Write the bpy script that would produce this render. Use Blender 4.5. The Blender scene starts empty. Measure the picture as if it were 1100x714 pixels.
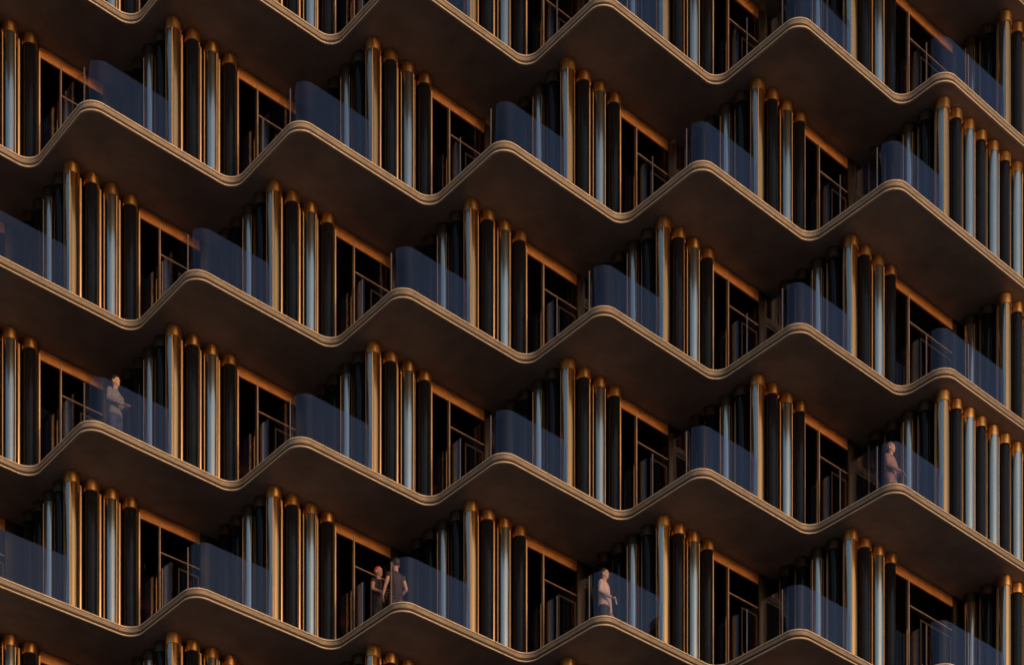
import bpy, bmesh, math, random
from math import sin, cos, pi, radians, hypot, atan2
from mathutils import Vector, Matrix
random.seed(7)
SC = bpy.context.scene
COL = SC.collection

# ---------------------------------------------------------------- camera
K = 0.8                       # the plan below is drawn at 1.25 : 1, the tower is scaled back to metres
CAM_Z = 1.6
cam_d = bpy.data.cameras.new('camera'); cam = bpy.data.objects.new('camera', cam_d); COL.objects.link(cam)
cam.location = (0, 0, CAM_Z); cam.rotation_euler = (pi / 2, 0, 0)
cam_d.sensor_width = 36.0; cam_d.sensor_fit = 'HORIZONTAL'
cam_d.lens = 2054.2 / 1100 * 36.0
cam_d.shift_y = (1775.7 - 357.0) / 1100      # architectural shift lens: uprights stay upright
cam_d.clip_end = 5000
SC.camera = cam

# ---------------------------------------------------------------- sky and sun
SUN_AZ, SUN_EL = radians(139), radians(4.5)    # clockwise from +Y
w = bpy.data.worlds.new('World'); SC.world = w; w.use_nodes = True
nt = w.node_tree; bg = nt.nodes['Background']
sky = nt.nodes.new('ShaderNodeTexSky'); sky.sky_type = 'NISHITA'; sky.sun_disc = False
sky.sun_elevation = SUN_EL; sky.sun_rotation = SUN_AZ
sky.air_density = 1.0; sky.dust_density = 1.5; sky.ozone_density = 1.2
nt.links.new(sky.outputs[0], bg.inputs[0]); bg.inputs[1].default_value = 0.12
sl = bpy.data.lights.new('sun', 'SUN'); sl.energy = 1.0; sl.angle = radians(6); sl.color = (1.0, 0.58, 0.30)
so = bpy.data.objects.new('sun', sl); COL.objects.link(so)
sd = Vector((sin(SUN_AZ) * cos(SUN_EL), cos(SUN_AZ) * cos(SUN_EL), sin(SUN_EL)))
so.rotation_euler = sd.to_track_quat('Z', 'Y').to_euler(); so.location = (20, -20, 60)
vs = SC.view_settings; vs.view_transform = 'Standard'; vs.look = 'None'; vs.gamma = 1; vs.exposure = 0.65
vs.use_curve_mapping = False

# ---------------------------------------------------------------- materials
def mat(name, col, rough=0.5, metal=0.0, var=0.0, vscale=3.0, bump=0.0, bscale=60.0, spec=0.5, stretch=(1, 1, 1), rvar=0.0):
    m = bpy.data.materials.new(name); m.use_nodes = True
    n = m.node_tree; b = n.nodes['Principled BSDF']
    b.inputs['Roughness'].default_value = rough; b.inputs['Metallic'].default_value = metal
    b.inputs['Specular IOR Level'].default_value = spec
    tc = n.nodes.new('ShaderNodeTexCoord'); mp = n.nodes.new('ShaderNodeMapping')
    mp.inputs['Scale'].default_value = stretch
    n.links.new(tc.outputs['Object'], mp.inputs['Vector'])
    nz = n.nodes.new('ShaderNodeTexNoise'); nz.inputs['Scale'].default_value = vscale
    nz.inputs['Detail'].default_value = 6; nz.inputs['Roughness'].default_value = 0.6
    n.links.new(mp.outputs[0], nz.inputs['Vector'])
    cr = n.nodes.new('ShaderNodeValToRGB')
    cr.color_ramp.elements[0].position = 0.3; cr.color_ramp.elements[1].position = 0.7
    cr.color_ramp.elements[0].color = tuple(c * (1 - var) for c in col) + (1,)
    cr.color_ramp.elements[1].color = tuple(min(1, c * (1 + var)) for c in col) + (1,)
    n.links.new(nz.outputs['Fac'], cr.inputs[0]); 
    oi = n.nodes.new('ShaderNodeObjectInfo'); rr = n.nodes.new('ShaderNodeMapRange')      # small piece-to-piece differences
    rr.inputs['To Min'].default_value = 0.90; rr.inputs['To Max'].default_value = 1.10
    hs = n.nodes.new('ShaderNodeHueSaturation'); n.links.new(oi.outputs['Random'], rr.inputs[0]); n.links.new(rr.outputs[0], hs.inputs['Value'])
    n.links.new(cr.outputs[0], hs.inputs['Color']); n.links.new(hs.outputs[0], b.inputs['Base Color'])
    if rvar:
        mr = n.nodes.new('ShaderNodeMapRange')
        mr.inputs['To Min'].default_value = max(0.02, rough - rvar); mr.inputs['To Max'].default_value = rough + rvar
        mr.inputs['From Min'].default_value = 0.3; mr.inputs['From Max'].default_value = 0.7
        n.links.new(nz.outputs['Fac'], mr.inputs[0]); n.links.new(mr.outputs[0], b.inputs['Roughness'])
    if bump:
        n2 = n.nodes.new('ShaderNodeTexNoise'); n2.inputs['Scale'].default_value = bscale; n2.inputs['Detail'].default_value = 3
        n.links.new(mp.outputs[0], n2.inputs['Vector'])
        bp = n.nodes.new('ShaderNodeBump'); bp.inputs['Strength'].default_value = bump; bp.inputs['Distance'].default_value = 0.01
        n.links.new(n2.outputs['Fac'], bp.inputs['Height']); n.links.new(bp.outputs[0], b.inputs['Normal'])
    return m

def glassmat(name, tint, ior, refl=(1, 1, 1), rough=0.0):
    """coloured clear glass: fresnel reflection over tinted see-through"""
    m = bpy.data.materials.new(name); m.use_nodes = True
    n = m.node_tree; n.nodes.remove(n.nodes['Principled BSDF'])
    out = n.nodes['Material Output']
    fr = n.nodes.new('ShaderNodeFresnel')
    ge = n.nodes.new('ShaderNodeNewGeometry'); mi = n.nodes.new('ShaderNodeMix'); mi.data_type = 'FLOAT'   # both faces of the thin pane reflect alike
    mi.inputs[2].default_value = ior; mi.inputs[3].default_value = 1 / ior
    n.links.new(ge.outputs['Backfacing'], mi.inputs[0]); n.links.new(mi.outputs[0], fr.inputs['IOR'])
    tr = n.nodes.new('ShaderNodeBsdfTransparent'); tr.inputs[0].default_value = tuple(tint) + (1,)
    gl = n.nodes.new('ShaderNodeBsdfGlossy'); gl.inputs['Roughness'].default_value = rough
    gl.inputs[0].default_value = tuple(refl) + (1,)
    nz = n.nodes.new('ShaderNodeTexNoise'); nz.inputs['Scale'].default_value = 1.3
    tc = n.nodes.new('ShaderNodeTexCoord'); n.links.new(tc.outputs['Object'], nz.inputs['Vector'])
    bp = n.nodes.new('ShaderNodeBump'); bp.inputs['Strength'].default_value = 0.03; bp.inputs['Distance'].default_value = 0.02
    n.links.new(nz.outputs['Fac'], bp.inputs['Height']); n.links.new(bp.outputs[0], gl.inputs['Normal'])
    mx = n.nodes.new('ShaderNodeMixShader')
    n.links.new(fr.outputs[0], mx.inputs[0]); n.links.new(tr.outputs[0], mx.inputs[1]); n.links.new(gl.outputs[0], mx.inputs[2])
    n.links.new(mx.outputs[0], out.inputs['Surface'])
    return m

M = {}
M['soffit'] = mat('soffit_render', (0.20, 0.158, 0.142), 0.62, 0, 0.24, 1.3, 0.15, 40)
M['fascia'] = mat('fascia_champagne', (0.29, 0.235, 0.195), 0.5, 0.25, 0.20, 3.0, 0.8, 45, rvar=0.08)
M['groove'] = mat('fascia_groove', (0.10, 0.075, 0.055), 0.5, 0.2, 0.1, 4)
M['clamp'] = mat('glass_edge_metal', (0.34, 0.29, 0.27), 0.35, 0.5, 0.1, 4)
M['mull'] = mat('mullion_grey_bronze', (0.40, 0.29, 0.23), 0.4, 0.4, 0.1, 4)
M['cap_shaded'] = mat('cap_shaded_bronze', (0.07, 0.055, 0.05), 0.4, 0.6, 0.1, 4)  # shade on the flank caps, painted into a darker bronze
M['lip'] = mat('fascia_lip', (0.66, 0.56, 0.48), 0.45, 0.2, 0.16, 5, 0.8, 40, rvar=0.08)
M['steel'] = mat('column_polished', (0.60, 0.61, 0.60), 0.22, 1.0, 0.05, 1.5, 0, stretch=(1, 1, 0.2), rvar=0.04)
M['black'] = mat('column_black', (0.006, 0.007, 0.012), 0.13, 0.0, 0.25, 2.0, 0, spec=0.28, rvar=0.06)
M['bronze'] = mat('bronze', (0.90, 0.50, 0.19), 0.33, 1.0, 0.16, 5.0, 0.1, 50, stretch=(1, 1, 0.15), rvar=0.07)
M['bronze_glow'] = mat('column_painted_glow', (0.92, 0.50, 0.21), 0.20, 1.0, 0.05, 1.5, 0, stretch=(1, 1, 0.1), rvar=0.05)  # warm sky glow reflected on the shafts, painted in as bronze
M['trim'] = mat('pale_bronze_trim', (0.80, 0.53, 0.31), 0.38, 0.45, 0.10, 5.0, 0.05, 50, stretch=(1, 1, 0.15), rvar=0.07)
M['beam'] = mat('header_bronze', (0.52, 0.23, 0.08), 0.45, 0.35, 0.20, 2.5, 0.1, 50, rvar=0.06)
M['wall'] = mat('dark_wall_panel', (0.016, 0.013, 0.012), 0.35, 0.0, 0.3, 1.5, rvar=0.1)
M['frame'] = mat('frame_dark_bronze', (0.045, 0.034, 0.03), 0.42, 0.4, 0.12, 3)
M['curtain'] = mat('curtain_cloth', (0.16, 0.12, 0.10), 0.9, 0, 0.2, 6)
M['room'] = mat('room_plaster', (0.22, 0.13, 0.09), 0.8, 0, 0.15, 1.2)
M['pane'] = glassmat('window_glass', (0.40, 0.28, 0.22), 1.24)
M['rail'] = glassmat('balustrade_glass', (0.92, 0.93, 0.99), 1.52, (0.74, 0.76, 1.0))
M['shoe'] = mat('rail_channel', (0.12, 0.09, 0.07), 0.4, 0.8, 0.1)
M['ground'] = mat('paving', (0.25, 0.24, 0.25), 0.85, 0, 0.2, 0.05)
M['deck'] = mat('balcony_deck', (0.16, 0.13, 0.10), 0.7, 0, 0.15, 2)

# ---------------------------------------------------------------- helpers
def tag(o, label=None, cat=None, group=None, kind=None):
    if label: o['label'] = label
    if cat: o['category'] = cat
    if group: o['group'] = group
    if kind: o['kind'] = kind
    return o

def obj(name, bm, mats, parent=None, loc=None, smooth=None):
    me = bpy.data.meshes.new(name)
    bm.normal_update()
    if smooth is not None:
        for f in bm.faces: f.smooth = True
        for e in bm.edges:
            if len(e.link_faces) == 2 and e.calc_face_angle(0) > radians(smooth): e.smooth = False
    bm.to_mesh(me); bm.free()
    for m in (mats if isinstance(mats, (list, tuple)) else [mats]): me.materials.append(m)
    o = bpy.data.objects.new(name, me); COL.objects.link(o)
    if parent: o.parent = parent
    if loc is not None: o.location = loc
    return o

def inst(name, src, parent, loc, rz=0.0):
    o = src.copy(); o.name = name; COL.objects.link(o); o.parent = parent
    o.location = loc; o.rotation_euler = (0, 0, rz)
    return o

def box(bm, x0, x1, y0, y1, z0, z1, bevel=0.0, mi=0):
    v = [bm.verts.new(p) for p in ((x0, y0, z0), (x1, y0, z0), (x1, y1, z0), (x0, y1, z0),
                                   (x0, y0, z1), (x1, y0, z1), (x1, y1, z1), (x0, y1, z1))]
    fs = [bm.faces.new([v[i] for i in q]) for q in ((3, 2, 1, 0), (4, 5, 6, 7), (0, 1, 5, 4), (1, 2, 6, 5), (2, 3, 7, 6), (3, 0, 4, 7))]
    for f in fs: f.material_index = mi
    if bevel:
        es = list({e for f in fs for e in f.edges})
        bmesh.ops.bevel(bm, geom=es, offset=bevel, segments=2, affect='EDGES', profile=0.5)

def lathe(bm, prof, n=32, mi=0):
    """prof: list of (r, z) from bottom to top, closed with caps"""
    rings = [[bm.verts.new((r * cos(2 * pi * k / n), r * sin(2 * pi * k / n), z)) for k in range(n)] for r, z in prof]
    for a, b in zip(rings, rings[1:]):
        for k in range(n):
            f = bm.faces.new((a[k], a[(k + 1) % n], b[(k + 1) % n], b[k])); f.material_index = mi
    bm.faces.new(rings[0][::-1]).material_index = mi; bm.faces.new(rings[-1]).material_index = mi

# ---------------------------------------------------------------- plan of the tower
F_TH, F_PH = 0.717378, 0.853418
D1 = Vector((cos(F_TH), sin(F_TH))); D2 = Vector((-cos(F_PH), sin(F_PH)))
LA, LB = 4.5306, 3.0545
PER = LA * D1 - LB * D2
P0 = Vector((-11.1089, 50.032)); H1 = 40.7822 + CAM_Z / K
ST, SLAB = 4.2, 0.28
ANG = atan2(D1.y, D1.x)
def org(j): return P0 + j * PER
def W(j, a, b): return org(j) + a * D1 + b * D2
def ztop(r): return H1 - (r - 1) * ST

def fillet(pts, rads, seg=9):
    """pts: open polyline of 2-D Vectors; returns (point, outward normal) list"""
    out = []
    n = len(pts)
    for i, p in enumerate(pts):
        if i == 0 or i == n - 1:
            d = (pts[1] - pts[0]) if i == 0 else (pts[-1] - pts[-2]); d.normalize()
            out.append((p.copy(), Vector((d.y, -d.x)))); continue
        d0 = (p - pts[i - 1]).normalized(); d1 = (pts[i + 1] - p).normalized()
        R = rads[i]; cr = d0.x * d1.y - d0.y * d1.x
        ang = d0.angle(d1); t = R * math.tan(ang / 2)
        a = p - d0 * t
        n0 = Vector((d0.y, -d0.x)); s = 1 if cr > 0 else -1     # left turn: centre on the left
        c = a - n0 * R * s
        for k in range(seg + 1):
            th = s * ang * k / seg
            v = a - c; q = Vector((v.x * cos(th) - v.y * sin(th), v.x * sin(th) + v.y * cos(th)))
            out.append((c + q, (q.normalized() * s)))
    return out

R_PK, R_TR = 0.46, 0.46
DEEP = 11.0
def slab_line(odd):
    pts = []
    js = [-2, -1, 0, 1, 2, 3, 4] if odd else [-1.5, -0.5, 0.5, 1.5, 2.5, 3.5]
    for j in js:
        pts.append(W(j, 0, LB) if j > js[0] else W(j, 0, 1.6)); pts.append(W(j, 0, 0))
    if odd:
        pts.append(W(4, 15.0, 0))
    else:
        pts.append(W(3.5, LA, 0)); pts.append(W(3.5, LA, -LB / 2)); pts.append(W(4, 15.0, 0))
    return fillet(pts, [R_PK] * len(pts))

building = bpy.data.objects.new('apartment_tower', None); COL.objects.link(building)
base = org(2); building.location = (base.x * K, base.y * K, 0); building.scale = (K, K, K)
tag(building, 'dark bronze apartment tower with zigzag balcony slabs, polished columns and blue glass balustrades', 'tower')
BO = Vector((base.x, base.y, 0))
def L3(p2, z): return Vector((p2.x, p2.y, z)) - BO

PROF = [(0.035, 0.0), (-0.012, -0.002), (-0.024, -0.012), (-0.024, -0.034), (-0.012, -0.044), (0.004, -0.047), (0.006, -0.150),
        (0.052, -0.200), (0.052, -0.232), (-0.010, -0.234), (-0.024, -0.244), (-0.024, -0.266), (-0.012, -0.277), (0.05, -0.280)]
LIP = {0, 1, 2, 3, 8, 9, 10, 11}
GRV = {6, 7}
SL = {}
def build_slab(odd):
    line = slab_line(odd)
    back_r = W(4, 15.0, DEEP); back_l = W(-2, 0, LB) + D2 * 6 + D1 * (-1)
    back_l = W(-2, 0, 0) + D2 * 13
    # body: top and underside (kept just inside the fascia)
    bm = bmesh.new()
    def ring(ins, z): return [p - n * ins for p, n in line], z
    tp, _ = ring(0.035, 0); bt, _ = ring(0.05, 0)
    top = [bm.verts.new((q.x - base.x, q.y - base.y, 0.0)) for q in tp + [back_r, back_l]]
    bot = [bm.verts.new((q.x - base.x, q.y - base.y, -SLAB)) for q in bt + [back_r, back_l]]
    f = bm.faces.new(top); f.material_index = 1
    bm.faces.new(bot[::-1]).material_index = 0
    m = len(top)
    for k in range(m - 3, m):
        bm.faces.new((top[k], bot[k], bot[(k + 1) % m], top[(k + 1) % m]))
    bm.normal_update()
    body = obj('balcony_slab', bm, [M['soffit'], M['deck']], building)
    bm = bmesh.new(); prev = None
    for pi_, (ins, z) in enumerate(PROF):
        cur = [bm.verts.new((p.x - n.x * ins - base.x, p.y - n.y * ins - base.y, z)) for p, n in line]
        if prev:
            for k in range(len(cur) - 1): bm.faces.new((prev[k], cur[k], cur[k + 1], prev[k + 1])).material_index = 1 if pi_ - 1 in LIP else 2 if pi_ - 1 in GRV else 0
        prev = cur
    fas = obj('fascia', bm, [M['fascia'], M['lip'], M['groove']], body, smooth=35)
    return body, fas
for odd in (True, False): SL[odd] = build_slab(odd)
used = set()
for r in range(-4, 12):
    odd = (r % 2 != 0)
    b, f = SL[odd]
    if odd in used:
        nb = b.copy(); COL.objects.link(nb); nb.parent = building
        nf = f.copy(); COL.objects.link(nf); nf.parent = nb
    else:
        nb = b; used.add(odd)
    nb.location = (0, 0, ztop(r))

# ---------------------------------------------------------------- column, cap, fin prototypes (meshes shared)
HC = ST - SLAB            # clear storey height
CAP = 0.30
RC = 0.215
def proto(name, fn, m, smooth=30):
    bm = bmesh.new(); fn(bm)
    o = obj(name, bm, m, smooth=smooth); COL.objects.unlink(o); return o
def clad(bm, r, a0, a1, b0=None):
    """shaft clad in two tones: polished metal between the angles a0 and a1 (degrees), bronze round the rest painting in the warm sky reflection, a fine seam at each joint"""
    lathe(bm, [(r, 0.0), (r, HC - CAP + .02)], 48)
    for f in bm.faces:
        c = f.calc_center_median(); a = math.degrees(atan2(c.y, c.x)) % 360
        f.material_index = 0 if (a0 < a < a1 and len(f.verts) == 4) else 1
    for a in (a0, a1):
        x, y = r * cos(radians(a)), r * sin(radians(a)); cap_ = .009
        box(bm, x - cap_, x + cap_, y - cap_, y + cap_, .001, HC - CAP - .01, 0, 2)
CM = [M['steel'], M['bronze_glow'], M['trim']]
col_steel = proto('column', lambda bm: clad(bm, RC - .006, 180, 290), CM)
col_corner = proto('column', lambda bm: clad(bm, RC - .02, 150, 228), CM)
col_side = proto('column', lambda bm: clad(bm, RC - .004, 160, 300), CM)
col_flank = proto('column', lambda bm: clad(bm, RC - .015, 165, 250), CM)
KINDS = {1: col_steel, 2: col_corner, 3: col_side, 4: col_flank}
col_black = proto('column', lambda bm: lathe(bm, [(RC - .04, 0.0), (RC - .04, HC - CAP + .02)]), M['black'])
cap_o = proto('column_cap', lambda bm: lathe(bm, [(RC - .07, HC - CAP), (RC - .006, HC - CAP + .001), (RC, HC - CAP + .008), (RC, HC - .012), (RC - .010, HC - .002)]), M['bronze'])
cap_d = cap_o.copy(); cap_d.data = cap_o.data.copy(); cap_d.data.materials[0] = M['cap_shaded']
fin_o = proto('fin', lambda bm: box(bm, -.026, .026, -.14, .0, 0.002, HC - .14, .006), M['trim'])

def place_col(bay, a, b, kind, z0, j, dark=False):
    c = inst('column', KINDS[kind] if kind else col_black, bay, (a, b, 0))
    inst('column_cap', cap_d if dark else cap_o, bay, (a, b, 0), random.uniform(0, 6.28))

# local frame of a bay: x along D1, y along D2 (90 deg apart), z from the floor
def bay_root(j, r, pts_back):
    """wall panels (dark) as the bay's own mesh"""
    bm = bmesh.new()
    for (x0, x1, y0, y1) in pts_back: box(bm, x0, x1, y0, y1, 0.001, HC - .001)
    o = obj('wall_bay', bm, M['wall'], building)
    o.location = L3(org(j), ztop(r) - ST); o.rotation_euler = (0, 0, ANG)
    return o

AX, BY = 0.67, 2.11
_cache = {}
def part(name, key, fn, m, bay, loc=(0, 0, 0), rz=0, smooth=None):
    if key not in _cache:
        bm = bmesh.new(); fn(bm); o = obj(name, bm, m, smooth=smooth); COL.objects.unlink(o); _cache[key] = o
    return inst(name, _cache[key], bay, loc, rz)

def curtain_bm(bm, wd, z0, z1):
    n = max(8, int(wd / .025)); v0 = []
    for k in range(n + 1):
        x = wd * k / n; y = .03 * sin(k * 1.35) + .012 * sin(k * .6 + 1)
        v0.append((bm.verts.new((x, y, z0)), bm.verts.new((x, y * .7, z1))))
    for a, b in zip(v0, v0[1:]): bm.faces.new((a[0], b[0], b[1], a[1]))
    bmesh.ops.solidify(bm, geom=bm.faces[:], thickness=.006)

def glazing(bay, x0, x1, seed):
    """header beam, mullions, transom, panes, doors between x0 and x1 on the wall line"""
    y = BY + .07
    rnd = random.Random(seed)
    part('header_beam', ('hb', x0, x1), lambda bm: box(bm, x0, x1, y, y + .14, HC - .31, HC - .008, .008), M['beam'], bay)
    part('mullion', ('m1', x0), lambda bm: box(bm, x0 - .022, x0 + .022, y - .02, y + .12, .002, HC - .16, .006), M['trim'], bay)
    xm = x0 + .66
    part('mullion', ('m2', xm), lambda bm: box(bm, xm - .02, xm + .02, y - .02, y + .12, .003, HC - .10, .006), M['mull'], bay)
    part('transom', ('tr', x0, x1), lambda bm: box(bm, xm + .021, x1 - .01, y + .0, y + .10, HC - 1.035, HC - 1.01, .005), M['mull'], bay)
    part('window_pane', ('p1', x0), lambda bm: box(bm, x0 + .031, xm - .031, y + .05, y + .065, .01, HC - .312), M['pane'], bay)
    part('window_pane', ('p2', x0, x1), lambda bm: box(bm, xm + .031, x1 - .01, y + .05, y + .065, HC - 1.009, HC - .312), M['pane'], bay)
    xd = xm + .62
    part('window_pane', ('p3', x0, x1), lambda bm: box(bm, xm + .031, xd - .02, y + .05, y + .065, .01, HC - 1.062), M['pane'], bay)
    def door(bm, w_):
        h = HC - 1.22
        box(bm, 0, .05, -.02, .03, .01, h, .004); box(bm, w_ - .05, w_, -.02, .03, .01, h, .004)
        box(bm, .051, w_ - .051, -.018, .028, .01, .10); box(bm, .051, w_ - .051, -.018, .028, h - .05, h)
    part('pull_bar', ('pb', xm), lambda bm: (box(bm, xm - .15, xm - .12, y - .05, y - .02, .25, 2.1, .004), box(bm, xm - .145, xm - .125, y - .02, y + .05, .4, .43), box(bm, xm - .145, xm - .125, y - .02, y + .05, 1.9, 1.93)), M['bronze'], bay)
    wd = x1 - .01 - xd
    d = part('balcony_door', ('dr', x0, x1), lambda bm: door(bm, wd), M['frame'], bay, (xd, y + .055, 0))
    part('door_pane', ('dp', x0, x1), lambda bm: box(bm, .052, wd - .052, 0, .012, .101, HC - 1.272), M['pane'], bay, (xd, y + .055, 0))
    part('door_handle', ('dh',), lambda bm: (box(bm, .015, .035, -.07, -.05, .95, 1.35, .004), box(bm, .018, .032, -.05, -.018, .98, 1.0), box(bm, .018, .032, -.05, -.018, 1.3, 1.32)), M['bronze'], bay, (xd, y + .055, 0))
    # curtains inside
    cw = rnd.choice([.35, .5, .6, .8]); cx = rnd.choice([x0 + .1, xm + .15, xd + .3])
    part('curtain', ('cu', cw), lambda bm: curtain_bm(bm, cw, .02, HC - 1.3), M['curtain'], bay, (cx, y + .4, 0))
    if rnd.random() < .45:
        c2 = rnd.choice([.12, .2])
        part('curtain', ('cu', c2), lambda bm: curtain_bm(bm, c2, .02, HC - 1.3), M['curtain'], bay, (xm + .42 + rnd.random() * .2, y + .3, 0))

def bay(j, r, side=None):
    """side None: regular tooth. 'end': last odd tooth before the straight side. 'side': straight run of columns"""
    yb = BY + .21
    if side == 'side':
        n = 19
        walls = [(AX + .2, AX + .6 * n + .5, yb, yb + .1), (AX + .205, AX + .305, yb + .101, 5.3)]
        o = bay_root(j, r, walls)
        for k in range(n):
            place_col(o, AX + .6 * k, BY, (3 if k else 2) if k % 2 == 0 else 0, 0, j)
            inst('fin', fin_o, o, (AX + .6 * k + .32, yb, 0))
        ln = 4
    else:
        xe = 4.78 if side is None else 5.62
        walls = [(AX + .2, 2.70, yb, yb + .1), (AX + .205, AX + .305, yb + .101, 5.25)]
        o = bay_root(j, r, walls)
        for k in range(4):
            place_col(o, AX + .6 * k, BY, (1 if k else 2) if k % 2 == 0 else 0, 0, j)
            if k < 3: inst('fin', fin_o, o, (AX + .6 * k + .32, yb, 0))
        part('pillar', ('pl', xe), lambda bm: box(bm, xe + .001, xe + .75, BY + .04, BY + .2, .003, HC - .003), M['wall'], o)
        glazing(o, 2.80, xe, int(j * 10 + r * 100))
    # flank running back along D2
    for k in range(1, 6):
        if BY + .6 * k > 5.0: break
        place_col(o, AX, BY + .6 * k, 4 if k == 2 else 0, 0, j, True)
        inst('fin', fin_o, o, (AX + .21, BY + .6 * k - .28, 0), -pi / 2)
    inst('fin', fin_o, o, (AX + .21, BY + .6 * k - .28, 0), -pi / 2)
    if side == 'end':
        # short flank and the straight side that follows, on the same grid
        ox, oy = 5.98, 0.58
        s = bay_root(j, r, [(ox + .2, ox + .6 * 17, oy + .21, oy + .31), (ox + .205, ox + .305, oy + .311, BY + .35)])
        for k in range(16):
            place_col(s, ox + .6 * k, oy, (3 if k else 2) if k % 2 == 0 else 0, 0, j)
            inst('fin', fin_o, s, (ox + .6 * k + .32, oy + .21, 0))
        for k in (1, 2):
            place_col(s, ox, oy + .6 * k, 4 if k % 2 == 0 else 0, 0, j, True)
            inst('fin', fin_o, s, (ox + .21, oy + .6 * k - .28, 0), -pi / 2)
    return o

CEIL = range(-2, 6)
for r in CEIL:
    if r % 2 != 0:
        for j in (-1, 0, 1, 2, 3): bay(j, r)
        bay(4, r, 'end')
    else:
        for j in (-1.5, -.5, .5, 1.5, 2.5, 3.5): bay(j, r)
        bay(4.5, r, 'side')

# rooms: dark back wall of the flats on each storey, and plain storeys outside the picture
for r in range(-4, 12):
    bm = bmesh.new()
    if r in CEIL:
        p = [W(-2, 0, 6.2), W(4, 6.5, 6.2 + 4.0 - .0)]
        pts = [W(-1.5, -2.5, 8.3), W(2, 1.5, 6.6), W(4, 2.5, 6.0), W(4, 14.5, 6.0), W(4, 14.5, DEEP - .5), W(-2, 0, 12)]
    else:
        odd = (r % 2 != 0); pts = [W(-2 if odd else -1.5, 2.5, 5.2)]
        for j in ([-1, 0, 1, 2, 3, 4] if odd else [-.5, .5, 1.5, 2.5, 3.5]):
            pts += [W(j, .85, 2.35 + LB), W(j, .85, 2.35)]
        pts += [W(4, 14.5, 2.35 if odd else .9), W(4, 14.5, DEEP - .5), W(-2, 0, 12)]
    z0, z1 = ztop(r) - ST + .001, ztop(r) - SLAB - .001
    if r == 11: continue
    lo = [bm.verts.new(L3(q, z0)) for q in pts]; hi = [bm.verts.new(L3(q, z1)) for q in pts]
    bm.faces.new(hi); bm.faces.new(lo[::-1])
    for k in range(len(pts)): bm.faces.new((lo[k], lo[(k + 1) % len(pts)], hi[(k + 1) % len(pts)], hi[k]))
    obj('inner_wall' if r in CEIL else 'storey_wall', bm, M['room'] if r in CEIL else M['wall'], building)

# ---------------------------------------------------------------- glass balustrades
GH = 1.54
def strip(bm, pl, th, z0, z1):
    """closed thin wall along 2-D polyline with normals"""
    v = []
    for p, n in pl:
        q = p - n * th
        v.append([bm.verts.new((p.x, p.y, z0)), bm.verts.new((p.x, p.y, z1)), bm.verts.new((q.x, q.y, z1)), bm.verts.new((q.x, q.y, z0))])
    for a, b in zip(v, v[1:]):
        for k in range(4): bm.faces.new((a[k], b[k], b[(k + 1) % 4], a[(k + 1) % 4]))
    bm.faces.new(v[0]); bm.faces.new(v[-1][::-1])
    bmesh.ops.recalc_face_normals(bm, faces=bm.faces[:])

def sub(pl, s0, s1):
    """part of a polyline (with normals) between arclengths"""
    out = []; s = 0
    for (p, n), (q, m) in zip(pl, pl[1:]):
        L = (q - p).length
        if L < 1e-9: continue
        a, b = max(s0, s), min(s1, s + L)
        if b > a:
            for t in (a, b):
                u = (t - s) / L; pt = (p.lerp(q, u), n.lerp(m, u).normalized())
                if not out or (out[-1][0] - pt[0]).length > 1e-5: out.append(pt)
        s += L
    return out

def balustrade(s, j, path, rads, cuts):
    pl = fillet([Vector(p) for p in path], rads, 10)
    total = sum((b[0] - a[0]).length for a, b in zip(pl, pl[1:]))
    key = ('bal', tuple(path))
    if key not in _cache:
        bm = bmesh.new(); strip(bm, [(p + n * .015, n) for p, n in pl], .045, .001, .07)
        _cache[key] = obj('glass_balustrade', bm, M['shoe']); COL.objects.unlink(_cache[key])
    root = inst('glass_balustrade', _cache[key], building, L3(org(j), ztop(s)), ANG)
    edges = [0.01] + cuts + [total - .01]
    for i, (a, b) in enumerate(zip(edges, edges[1:])):
        if b > total: b = total - .01
        part('glass_panel', key + (i,), lambda bm: strip(bm, sub(pl, a + .004, b - .004), .018, .03, GH), M['rail'], root, smooth=40)
        if i: part('glass_clamp', key + ('c', i), lambda bm: strip(bm, [(p + n * .004, n) for p, n in sub(pl, a - .012, a + .012)], .026, .03, GH), M['clamp'], root)
    return root

for s in range(-1, 7):
    js = (-1, 0, 1, 2, 3, 4) if s % 2 else (-.5, .5, 1.5, 2.5, 3.5)
    for j in js:
        balustrade(s, j, [(.43, 3.60), (.43, .43), (2.73, .43)], [.4, .4, .4], [1.3, 2.62])
    if s % 2 == 0:
        balustrade(s, 3.5, [(LA + .43, .50), (LA + .43, -LB / 2 + .43), (8.04, -LB / 2 + .43)], [.4, .4, .4], [1.05, 2.7])

# ---------------------------------------------------------------- ground
bm = bmesh.new()
S = 1500; vs4 = [bm.verts.new(p) for p in ((-S, -S, 0), (S, -S, 0), (S, S, 0), (-S, S, 0))]; bm.faces.new(vs4)
g = obj('ground', bm, M['ground']); g['kind'] = 'structure'

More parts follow.
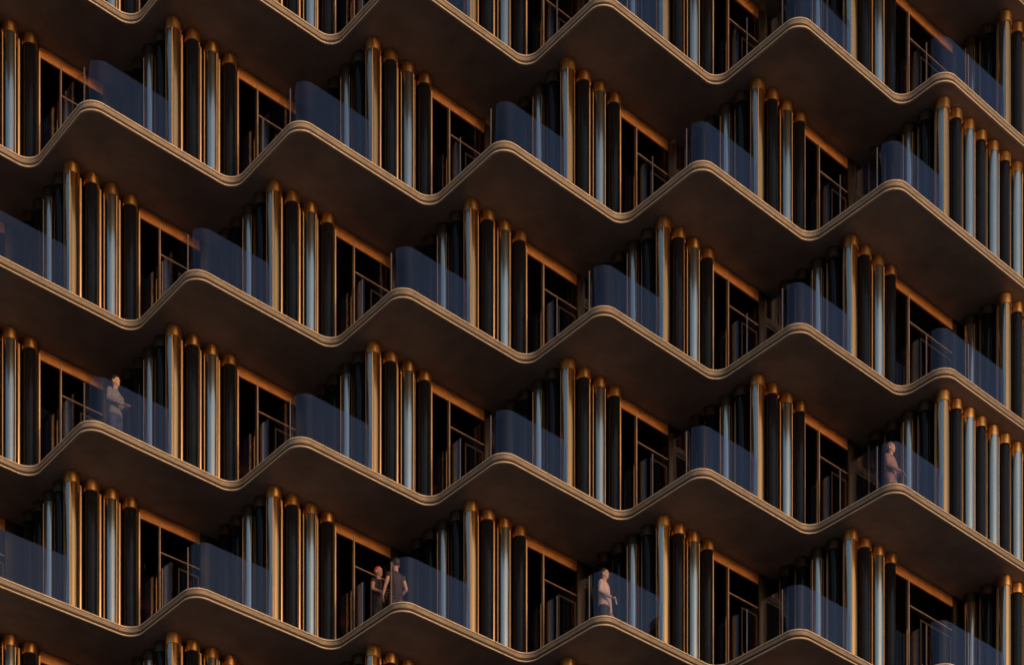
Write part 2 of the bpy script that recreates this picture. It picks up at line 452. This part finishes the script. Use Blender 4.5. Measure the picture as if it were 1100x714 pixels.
# ---------------------------------------------------------------- people
def flat(name, c, rough=0.8): return mat(name, c, rough, 0, 0.15, 9)
SKIN = flat('skin', (0.50, 0.29, 0.20), 0.5)
def cap_seg(bm, p, q, r0, r1, n=14, flat_=1.0, up=None):
    """tapered round-ended limb from p to q"""
    p, q = Vector(p), Vector(q); d = (q - p); L = d.length; d.normalize()
    a = (Vector(up) if up is not None else (Vector((0, 0, 1)) if abs(d.z) < .9 else Vector((1, 0, 0))))
    x = a.cross(d).normalized(); y = d.cross(x)
    rings = []
    for t in range(5): th = pi / 2 * (t + .25) / 5; rings.append((-r0 * cos(th), r0 * sin(th)))
    rings += [(0, r0), (L * .5, (r0 + r1) / 2), (L, r1)]
    for t in range(5): th = pi / 2 * (4.75 - t) / 5; rings.append((L + r1 * cos(th), r1 * sin(th)))
    vs_ = [[bm.verts.new(p + d * z + x * (r * cos(2 * pi * k / n)) + y * (r * flat_ * sin(2 * pi * k / n))) for k in range(n)] for z, r in rings]
    for u, v in zip(vs_, vs_[1:]):
        for k in range(n): bm.faces.new((u[k], u[(k + 1) % n], v[(k + 1) % n], v[k]))
    bm.faces.new(vs_[0][::-1]); bm.faces.new(vs_[-1])

def loft(bm, secs, rot=0.0, n=24):
    """stack of ellipses: (z, centre x, half depth, half width)"""
    vs_ = []
    c, s_ = cos(rot), sin(rot)
    for z, cx, rx, ry in secs:
        ring = []
        for k in range(n):
            x = cx + rx * cos(2 * pi * k / n); y = ry * sin(2 * pi * k / n)
            ring.append(bm.verts.new((x * c - y * s_, x * s_ + y * c, z)))
        vs_.append(ring)
    for u, v in zip(vs_, vs_[1:]):
        for k in range(n): bm.faces.new((u[k], u[(k + 1) % n], v[(k + 1) % n], v[k]))
    bm.faces.new(vs_[0][::-1]); bm.faces.new(vs_[-1])

def fused(name, bm, m, parent=None, vox=.008, it=5):
    o = obj(name, bm, m, parent)
    r = o.modifiers.new('fuse', 'REMESH'); r.mode = 'VOXEL'; r.voxel_size = vox; r.use_smooth_shade = True
    q = o.modifiers.new('soft', 'SMOOTH'); q.factor = .5; q.iterations = it
    return o

TORSO = [(.80, 0, .07, .10), (.86, 0, .105, .155), (.95, 0, .115, .165), (1.08, -.005, .096, .138), (1.22, -.005, .110, .150), (1.34, -.01, .112, .168), (1.42, -.01, .085, .140), (1.47, -.01, .055, .07)]
def person(loc, rz, hgt, arms, top, bottom, hair_c, label, group=None, coat=False, sleeves=True, head_turn=0.0, long_hair=False):
    """faces +X in its own frame; arms = (elbow, wrist, finger direction), left (+Y) first"""
    k = hgt / 1.78; V = Vector
    c, s_ = cos(head_turn), sin(head_turn)
    def H(x, y, z): return V((x * c - y * s_, x * s_ + y * c, z))
    bm = bmesh.new()
    loft(bm, TORSO)
    cap_seg(bm, (-.015, 0, 1.42), (.0, 0, 1.58), .058, .054)
    loft(bm, [(1.548, .052, .024, .022), (1.562, .042, .046, .040), (1.60, .022, .076, .060), (1.64, .008, .092, .070), (1.69, -.004, .100, .076), (1.735, -.006, .093, .070), (1.765, -.006, .064, .050), (1.780, -.006, .022, .02)], head_turn)
    cap_seg(bm, H(.092, 0, 1.672), H(.106, 0, 1.642), .009, .013)          # nose
    cap_seg(bm, H(.088, -.022, 1.597), H(.088, .022, 1.597), .010, .010)   # mouth
    for sg in (1, -1):
        cap_seg(bm, H(-.012, sg * .078, 1.675), H(-.006, sg * .076, 1.635), .017, .011)   # ear
        cap_seg(bm, H(.086, sg * .018, 1.694), H(.080, sg * .045, 1.692), .010, .008)     # brow
    for sgn, (el, w_, fd) in zip((1, -1), arms):
        sh = V((-.01, sgn * .178, 1.395)); el = V(el); w_ = V(w_); fd = V(fd).normalized()
        cap_seg(bm, sh, el, .054, .042); cap_seg(bm, el, w_, .042, .027)
        side = fd.cross(V((0, 0, 1))).normalized() if abs(fd.z) < .9 else V((1, 0, 0))
        nrm = side.cross(fd)
        cap_seg(bm, w_ + fd * .02, w_ + fd * .075, .034, .038, flat_=.45, up=nrm.cross(fd).cross(fd))
        for q, ln in zip((-1.5, -.5, .5, 1.5), (.060, .074, .070, .054)):
            b0 = w_ + fd * .09 + side * q * .0195
            m1 = b0 + fd * ln * .5 - nrm * .006; cap_seg(bm, b0, m1, .0095, .009, 8); cap_seg(bm, m1, m1 + fd * ln * .42 - nrm * .020, .009, .0075, 8)
        t0 = w_ + fd * .03 + side * .03 * sgn; t1 = t0 + fd * .032 + side * .026 * sgn
        cap_seg(bm, t0, t1, .013, .011, 8); cap_seg(bm, t1, t1 + fd * .03 + side * .004 * sgn, .010, .008, 8)
    legs = []
    for sgn in (1, -1):
        L = [V((0, sgn * .09, .86)), V((.02, sgn * .10, .48)), V((-.02, sgn * .105, .09))]; legs.append(L)
        cap_seg(bm, L[0], L[1], .082, .052); cap_seg(bm, L[1], L[2], .053, .036)
        cap_seg(bm, L[2] - V((.02, 0, .04)), (.11, sgn * .12, .035), .038, .030)
    body = fused('person', bm, SKIN, vox=.0065, it=3)
    body.location = loc; body.rotation_euler = (0, 0, rz); body.scale = (k, k, k)
    tag(body, label, 'person', group)
    # shirt or jacket, loose over the waist
    bm = bmesh.new()
    hem = .78 if coat else .90
    loft(bm, [(hem, .0, .138, .186), (.95, 0, .136, .184), (1.08, -.003, .122, .160), (1.22, -.003, .132, .170), (1.34, -.01, .130, .184), (1.42, -.01, .104, .158), (1.465, -.01, .076, .096), (1.485, -.008, .066, .070)])
    for sgn, (el, w_, fd) in zip((1, -1), arms):
        sh = V((-.01, sgn * .180, 1.395)); e = V(el); w2 = V(w_)
        if sleeves: cap_seg(bm, sh, e, .070, .056); cap_seg(bm, e, e.lerp(w2, .88), .056, .041)
        else: cap_seg(bm, sh, sh.lerp(e, .12), .064, .062)
    t_ = fused('jacket' if coat else 'shirt', bm, top, body, vox=.010, it=4)
    bm = bmesh.new()
    loft(bm, [(.80, 0, .09, .14), (.86, 0, .125, .175), (.95, 0, .128, .176), (1.02, 0, .116, .155)])
    for L in legs: cap_seg(bm, L[0], L[1], .100, .074); cap_seg(bm, L[1], L[2], .074, .060)
    fused('trousers', bm, bottom, body, vox=.011, it=4)
    for sgn in (1, -1):
        bm = bmesh.new(); cap_seg(bm, (-.055, sgn * .105, .045), (.12, sgn * .12, .036), .045, .036)
        fused('shoe', bm, M['black'], body, vox=.010, it=2)
    # hair: a close cap over the skull, open at the face, with a soft uneven edge
    bm = bmesh.new(); bmesh.ops.create_icosphere(bm, subdivisions=4, radius=1.0)
    for v in bm.verts:
        x, y, z = v.co
        r = 1 + .03 * sin(9 * x + 5 * z) * cos(8 * y)
        v.co = (-.016 + .106 * r * x, .086 * r * y, 1.700 + .106 * r * z)
    kill = [v for v in bm.verts if (v.co.x > .050 + (1.722 - v.co.z) * -.45 and v.co.z < 1.722 + v.co.y * .12) or v.co.z < 1.615]
    bmesh.ops.delete(bm, geom=kill, context='VERTS')
    hr = obj('hair', bm, flat('hair_colour', hair_c, 0.6), body, smooth=80)
    hr.rotation_euler = (0, 0, head_turn)
    so_ = hr.modifiers.new('thick', 'SOLIDIFY'); so_.thickness = .014; so_.offset = -1
    for sg in (1, -1):
        bm = bmesh.new(); bmesh.ops.create_uvsphere(bm, u_segments=12, v_segments=8, radius=.0105)
        e_ = obj('eye', bm, M['black'], body, smooth=80); e_.location = H(.084, sg * .029, 1.672)
    return body

def spot(r, j, a, b):
    p = W(j, a, b) * K
    return (p.x, p.y, ztop(r) * K)
front = (((.02, .25, 1.17), (.24, .10, 1.10), (1, -.5, -.15)), ((.02, -.25, 1.17), (.24, -.08, 1.07), (1, .5, -.2)))
low = (((.04, .25, 1.15), (.25, .07, 1.02), (.7, -.4, -.6)), ((.05, -.24, 1.15), (.28, -.07, 1.00), (.7, .4, -.6)))
side = (((.03, .24, 1.16), (.05, .30, .92), (.1, 0, -1)), ((.0, -.27, 1.16), (.22, -.16, 1.02), (1, .3, -.5)))
person(spot(3, 0, 1.46, 1.13), radians(-28), 1.78, front, flat('grey_jacket', (.20, .19, .205)), flat('blue_trousers', (.045, .06, .13)), (.018, .013, .012),
       'dark haired person in grey jacket and blue trousers standing alone behind balcony glass', coat=False, head_turn=radians(5))
person(spot(4, 1.5, .96, 2.24), radians(-35), 1.70, front, flat('dark_top', (.035, .022, .022)), flat('dark_trousers', (.02, .017, .018)), (.42, .07, .035),
       'red haired person in dark clothes with bare forearms, beside another person on the balcony', sleeves=False)
person(spot(4, 1.5, 1.12, 1.66), radians(120), 1.72, side, flat('brown_vest', (.05, .03, .028)), flat('brown_trousers', (.05, .035, .035)), (.035, .02, .016),
       'bare armed person in brown top behind the corner glass beside the red haired person', sleeves=False)
p4 = person(spot(4, 2.5, 1.33, 1.31), radians(-22), 1.76, side, flat('pink_shirt', (.62, .45, .42)), flat('navy_trousers', (.02, .022, .04)), (.02, .013, .012),
       'dark haired person in pale pink shirt and dark trousers holding a small white paper')
person(spot(3, 4, 1.42, 1.26), radians(-38), 1.74, low, flat('mauve_jacket', (.30, .17, .17)), flat('mauve_trousers', (.17, .10, .10)), (.24, .15, .14),
       'person in a dusty mauve suit, hands held forward, on a balcony near the right end', head_turn=radians(8), coat=True)
bm = bmesh.new(); box(bm, -.004, .004, -.035, .035, -.17, 0, .001)
pa = obj('paper_sheet', bm, flat('paper', (.75, .72, .70)))
mt = Matrix.Rotation(radians(-22), 4, 'Z')
off = mt @ Vector((.30, -.13, 1.01))
pa.location = Vector(p4.location) + off; pa.rotation_euler = (0, radians(-12), radians(-22))
tag(pa, 'small white folded sheet of paper held by the person in the pale pink shirt', 'paper')
